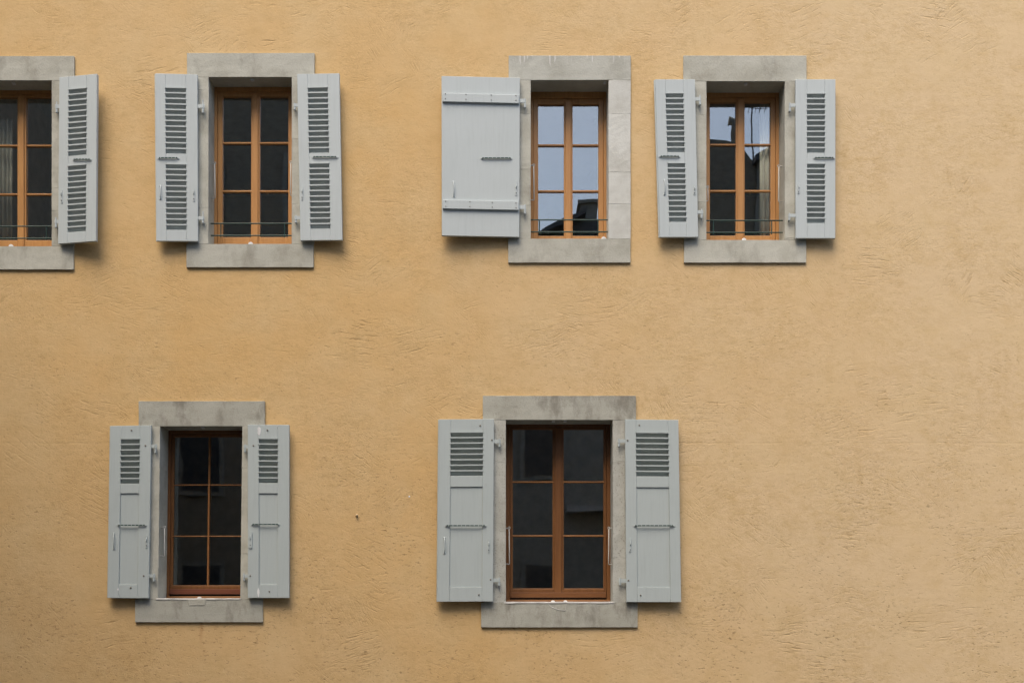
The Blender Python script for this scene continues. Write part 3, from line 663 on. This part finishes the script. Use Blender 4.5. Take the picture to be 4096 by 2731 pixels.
# middle house with a chimney
xa, xb = xr + .25, mir(2690, 0, Y1)[0]
ze = mir(0, 1000, Y1)[1]
h2 = empty('townhouse', ((xa + xb) / 2, Y1, 0)); tag(h2, 'lower house across the street whose roof and chimney show in the sky-mirroring window', 'house', 'houses mirrored in the panes')
m = MB(); m.box(xa, xb, Y1 - 8, Y1, 0, ze); m.build('wall', M['facade2'], h2)
g0, g1, g2 = mir(2150, 940, Y1), mir(2348, 858, Y1), mir(2560, 885, Y1); m = MB()
m.add([(g0[0], Y1 - .3, ze + .01), (g0[0], Y1 - .3, g0[1]), (g1[0], Y1 - .3, g1[1]), (g2[0], Y1 - .3, g2[1]), (g2[0], Y1 - .3, ze + .01)] + [(g0[0], Y1 - 6, ze + .01), (g0[0], Y1 - 6, g0[1]), (g1[0], Y1 - 6, g1[1]), (g2[0], Y1 - 6, g2[1]), (g2[0], Y1 - 6, ze + .01)],
      [(0, 1, 2, 3, 4), (9, 8, 7, 6, 5), (0, 5, 6, 1), (1, 6, 7, 2), (2, 7, 8, 3), (3, 8, 9, 4), (4, 9, 5, 0)])
m.hexa([(g0[0] - .15, Y1 + .1, g0[1] - .13), (g1[0], Y1 + .1, g1[1] + .02), (g1[0], Y1 - 6.2, g1[1] + .02), (g0[0] - .15, Y1 - 6.2, g0[1] - .13), (g0[0] - .15, Y1 + .1, g0[1] - .02), (g1[0], Y1 + .1, g1[1] + .15), (g1[0], Y1 - 6.2, g1[1] + .15), (g0[0] - .15, Y1 - 6.2, g0[1] - .02)])
rf = m.build('roof', M['slate'], h2)
c0 = mir(2318, 812, Y1 - .6); c1 = mir(2390, 890, Y1 - .6)
m = MB(); m.box(c0[0], c1[0], Y1 - 1.3, Y1 - .6, c1[1] - .3, c0[1]); m.box(c0[0] - .07, c1[0] + .05, Y1 - 1.4, Y1 - .5, c0[1] + .003, c0[1] + .1)
m.build('chimney', M['facade2'], rf)
la, lb = mir(2266, 2030, Y1 + .5), mir(2440, 2030, Y1 + .5); m = MB(); m.box(la[0], lb[0] + 1.5, Y1, Y1 + .5, la[1] - .07, la[1] + .07); m.build('balcony_ledge', M['ledge'], h2)
far_windows(h2, [xa + 1.2 + 2.3 * k for k in range(3)], [1.3, 5.0], Y1)
# right-hand house: two roofs meeting in a valley
va = mir(3018, 655, Y1); vl = mir(2790, 560, Y1); vr = mir(3250, 480, Y1)
h3 = empty('townhouse', (va[0] - 1, Y1, 0)); tag(h3, 'dark gabled house with a fat round stack, mirrored in the curtained window', 'house', 'houses mirrored in the panes')
x0 = xb + .25; m = MB(); pr = [(x0, 0), (va[0], 0), (va[0], va[1]), (mir(2950, 575, Y1)[0], mir(0, 575, Y1)[1]), (mir(2835, 560, Y1)[0], mir(0, 560, Y1)[1]), (x0, mir(0, 640, Y1)[1])]
n = len(pr); m.add([(x, Y1, zz) for x, zz in pr] + [(x, Y1 - 8, zz) for x, zz in pr], [tuple(range(n)), tuple(range(2 * n - 1, n - 1, -1))] + [(k, (k + 1) % n, n + (k + 1) % n, n + k) for k in range(n)])
hb = m.build('wall', M['facade'], h3)
dm = mir(2888, 572, Y1 - .5); m = MB()
m.tube([(dm[0], Y1 - 1, dm[1] - .4), (dm[0], Y1 - 1, dm[1] + .0), (dm[0], Y1 - 1, dm[1] + .12), (dm[0], Y1 - 1, dm[1] + .2)], [.33, .33, .24, .05], 16); m.build('round_stack', M['ledge'], h3, smooth=True)
cw = mir(2938, 560, Y1 - .5); ct = mir(2918, 482, Y1 - .5); m = MB()
m.tube([(cw[0], Y1 - .6, cw[1] - .3), (cw[0], Y1 - .6, ct[1] - .12), (cw[0] - .03, Y1 - .6, ct[1]), (cw[0] - .16, Y1 - .6, ct[1] + .02)], [.1, .1, .12, .13], 12); m.build('chimney_cowl', M['facade2'], h3, smooth=True)
far_windows(h3, [x0 + 1 + 1.6 * k for k in range(2)], [1.3, 4.6, 7.9], Y1, .8)
x4 = va[0] + .01; h4 = empty('townhouse', (x4 + 5, Y1, 0)); tag(h4, 'house across the street with steep rising roof edge, mirrored beside the antenna', 'house', 'houses mirrored in the panes')
pr = [(x4, 0), (x4 + 12, 0), (x4 + 12, va[1]), (x4 + 6, va[1] + 3.9), (x4, va[1] - .02)]; n = 5; m = MB()
m.add([(x, Y1 + .1, zz) for x, zz in pr] + [(x, Y1 - 8, zz) for x, zz in pr], [tuple(range(n)), tuple(range(2 * n - 1, n - 1, -1))] + [(k, (k + 1) % n, n + (k + 1) % n, n + k) for k in range(n)]); m.build('wall', M['facade2'], h4)
m = MB()
for (xa2, za2), (xb2, zb2) in (((x4 - .1, va[1] - .08), (x4 + 6, va[1] + 3.9)), ((x4 + 6, va[1] + 3.9), (x4 + 12.3, va[1] - .2))):
    m.hexa([(xa2, Y1 + .4, za2 + .005), (xb2, Y1 + .4, zb2 + .005), (xb2, Y1 - 8.1, zb2 + .005), (xa2, Y1 - 8.1, za2 + .005), (xa2, Y1 + .4, za2 + .14), (xb2, Y1 + .4, zb2 + .14), (xb2, Y1 - 8.1, zb2 + .14), (xa2, Y1 - 8.1, za2 + .14)])
m.build('roof', M['slate'], h4)
far_windows(h4, [x4 + 1.4 + 2.4 * k for k in range(4)], [1.3, 4.6, 7.9], Y1 + .1)
ab = mir(3008, 660, Y1 - 1); atp = mir(2998, 418, Y1 - 1)
an = empty('antenna', (ab[0], Y1 - 1, ab[1] - .2)); tag(an, 'thin rooftop antenna mast mirrored in the pane above the roof valley', 'antenna')
m = MB(); m.tube([(ab[0], Y1 - 1, ab[1] - 1.2), (ab[0], Y1 - 1, atp[1])], .02, 6); m.build('mast', M['slate'], an)
m = MB(); zz = atp[1] - .06; m.tube([(ab[0] - .22, Y1 - 1, zz), (ab[0] + .36, Y1 - 1, zz - .05)], .012, 6)
for k in range(6): xx = ab[0] - .2 + k * .1; m.tube([(xx, Y1 - 1 - .02, zz - .12 - k * .006), (xx + .03, Y1 - .98, zz + .10 - k * .01)], .008, 5)
m.build('aerial', M['slate'], an)
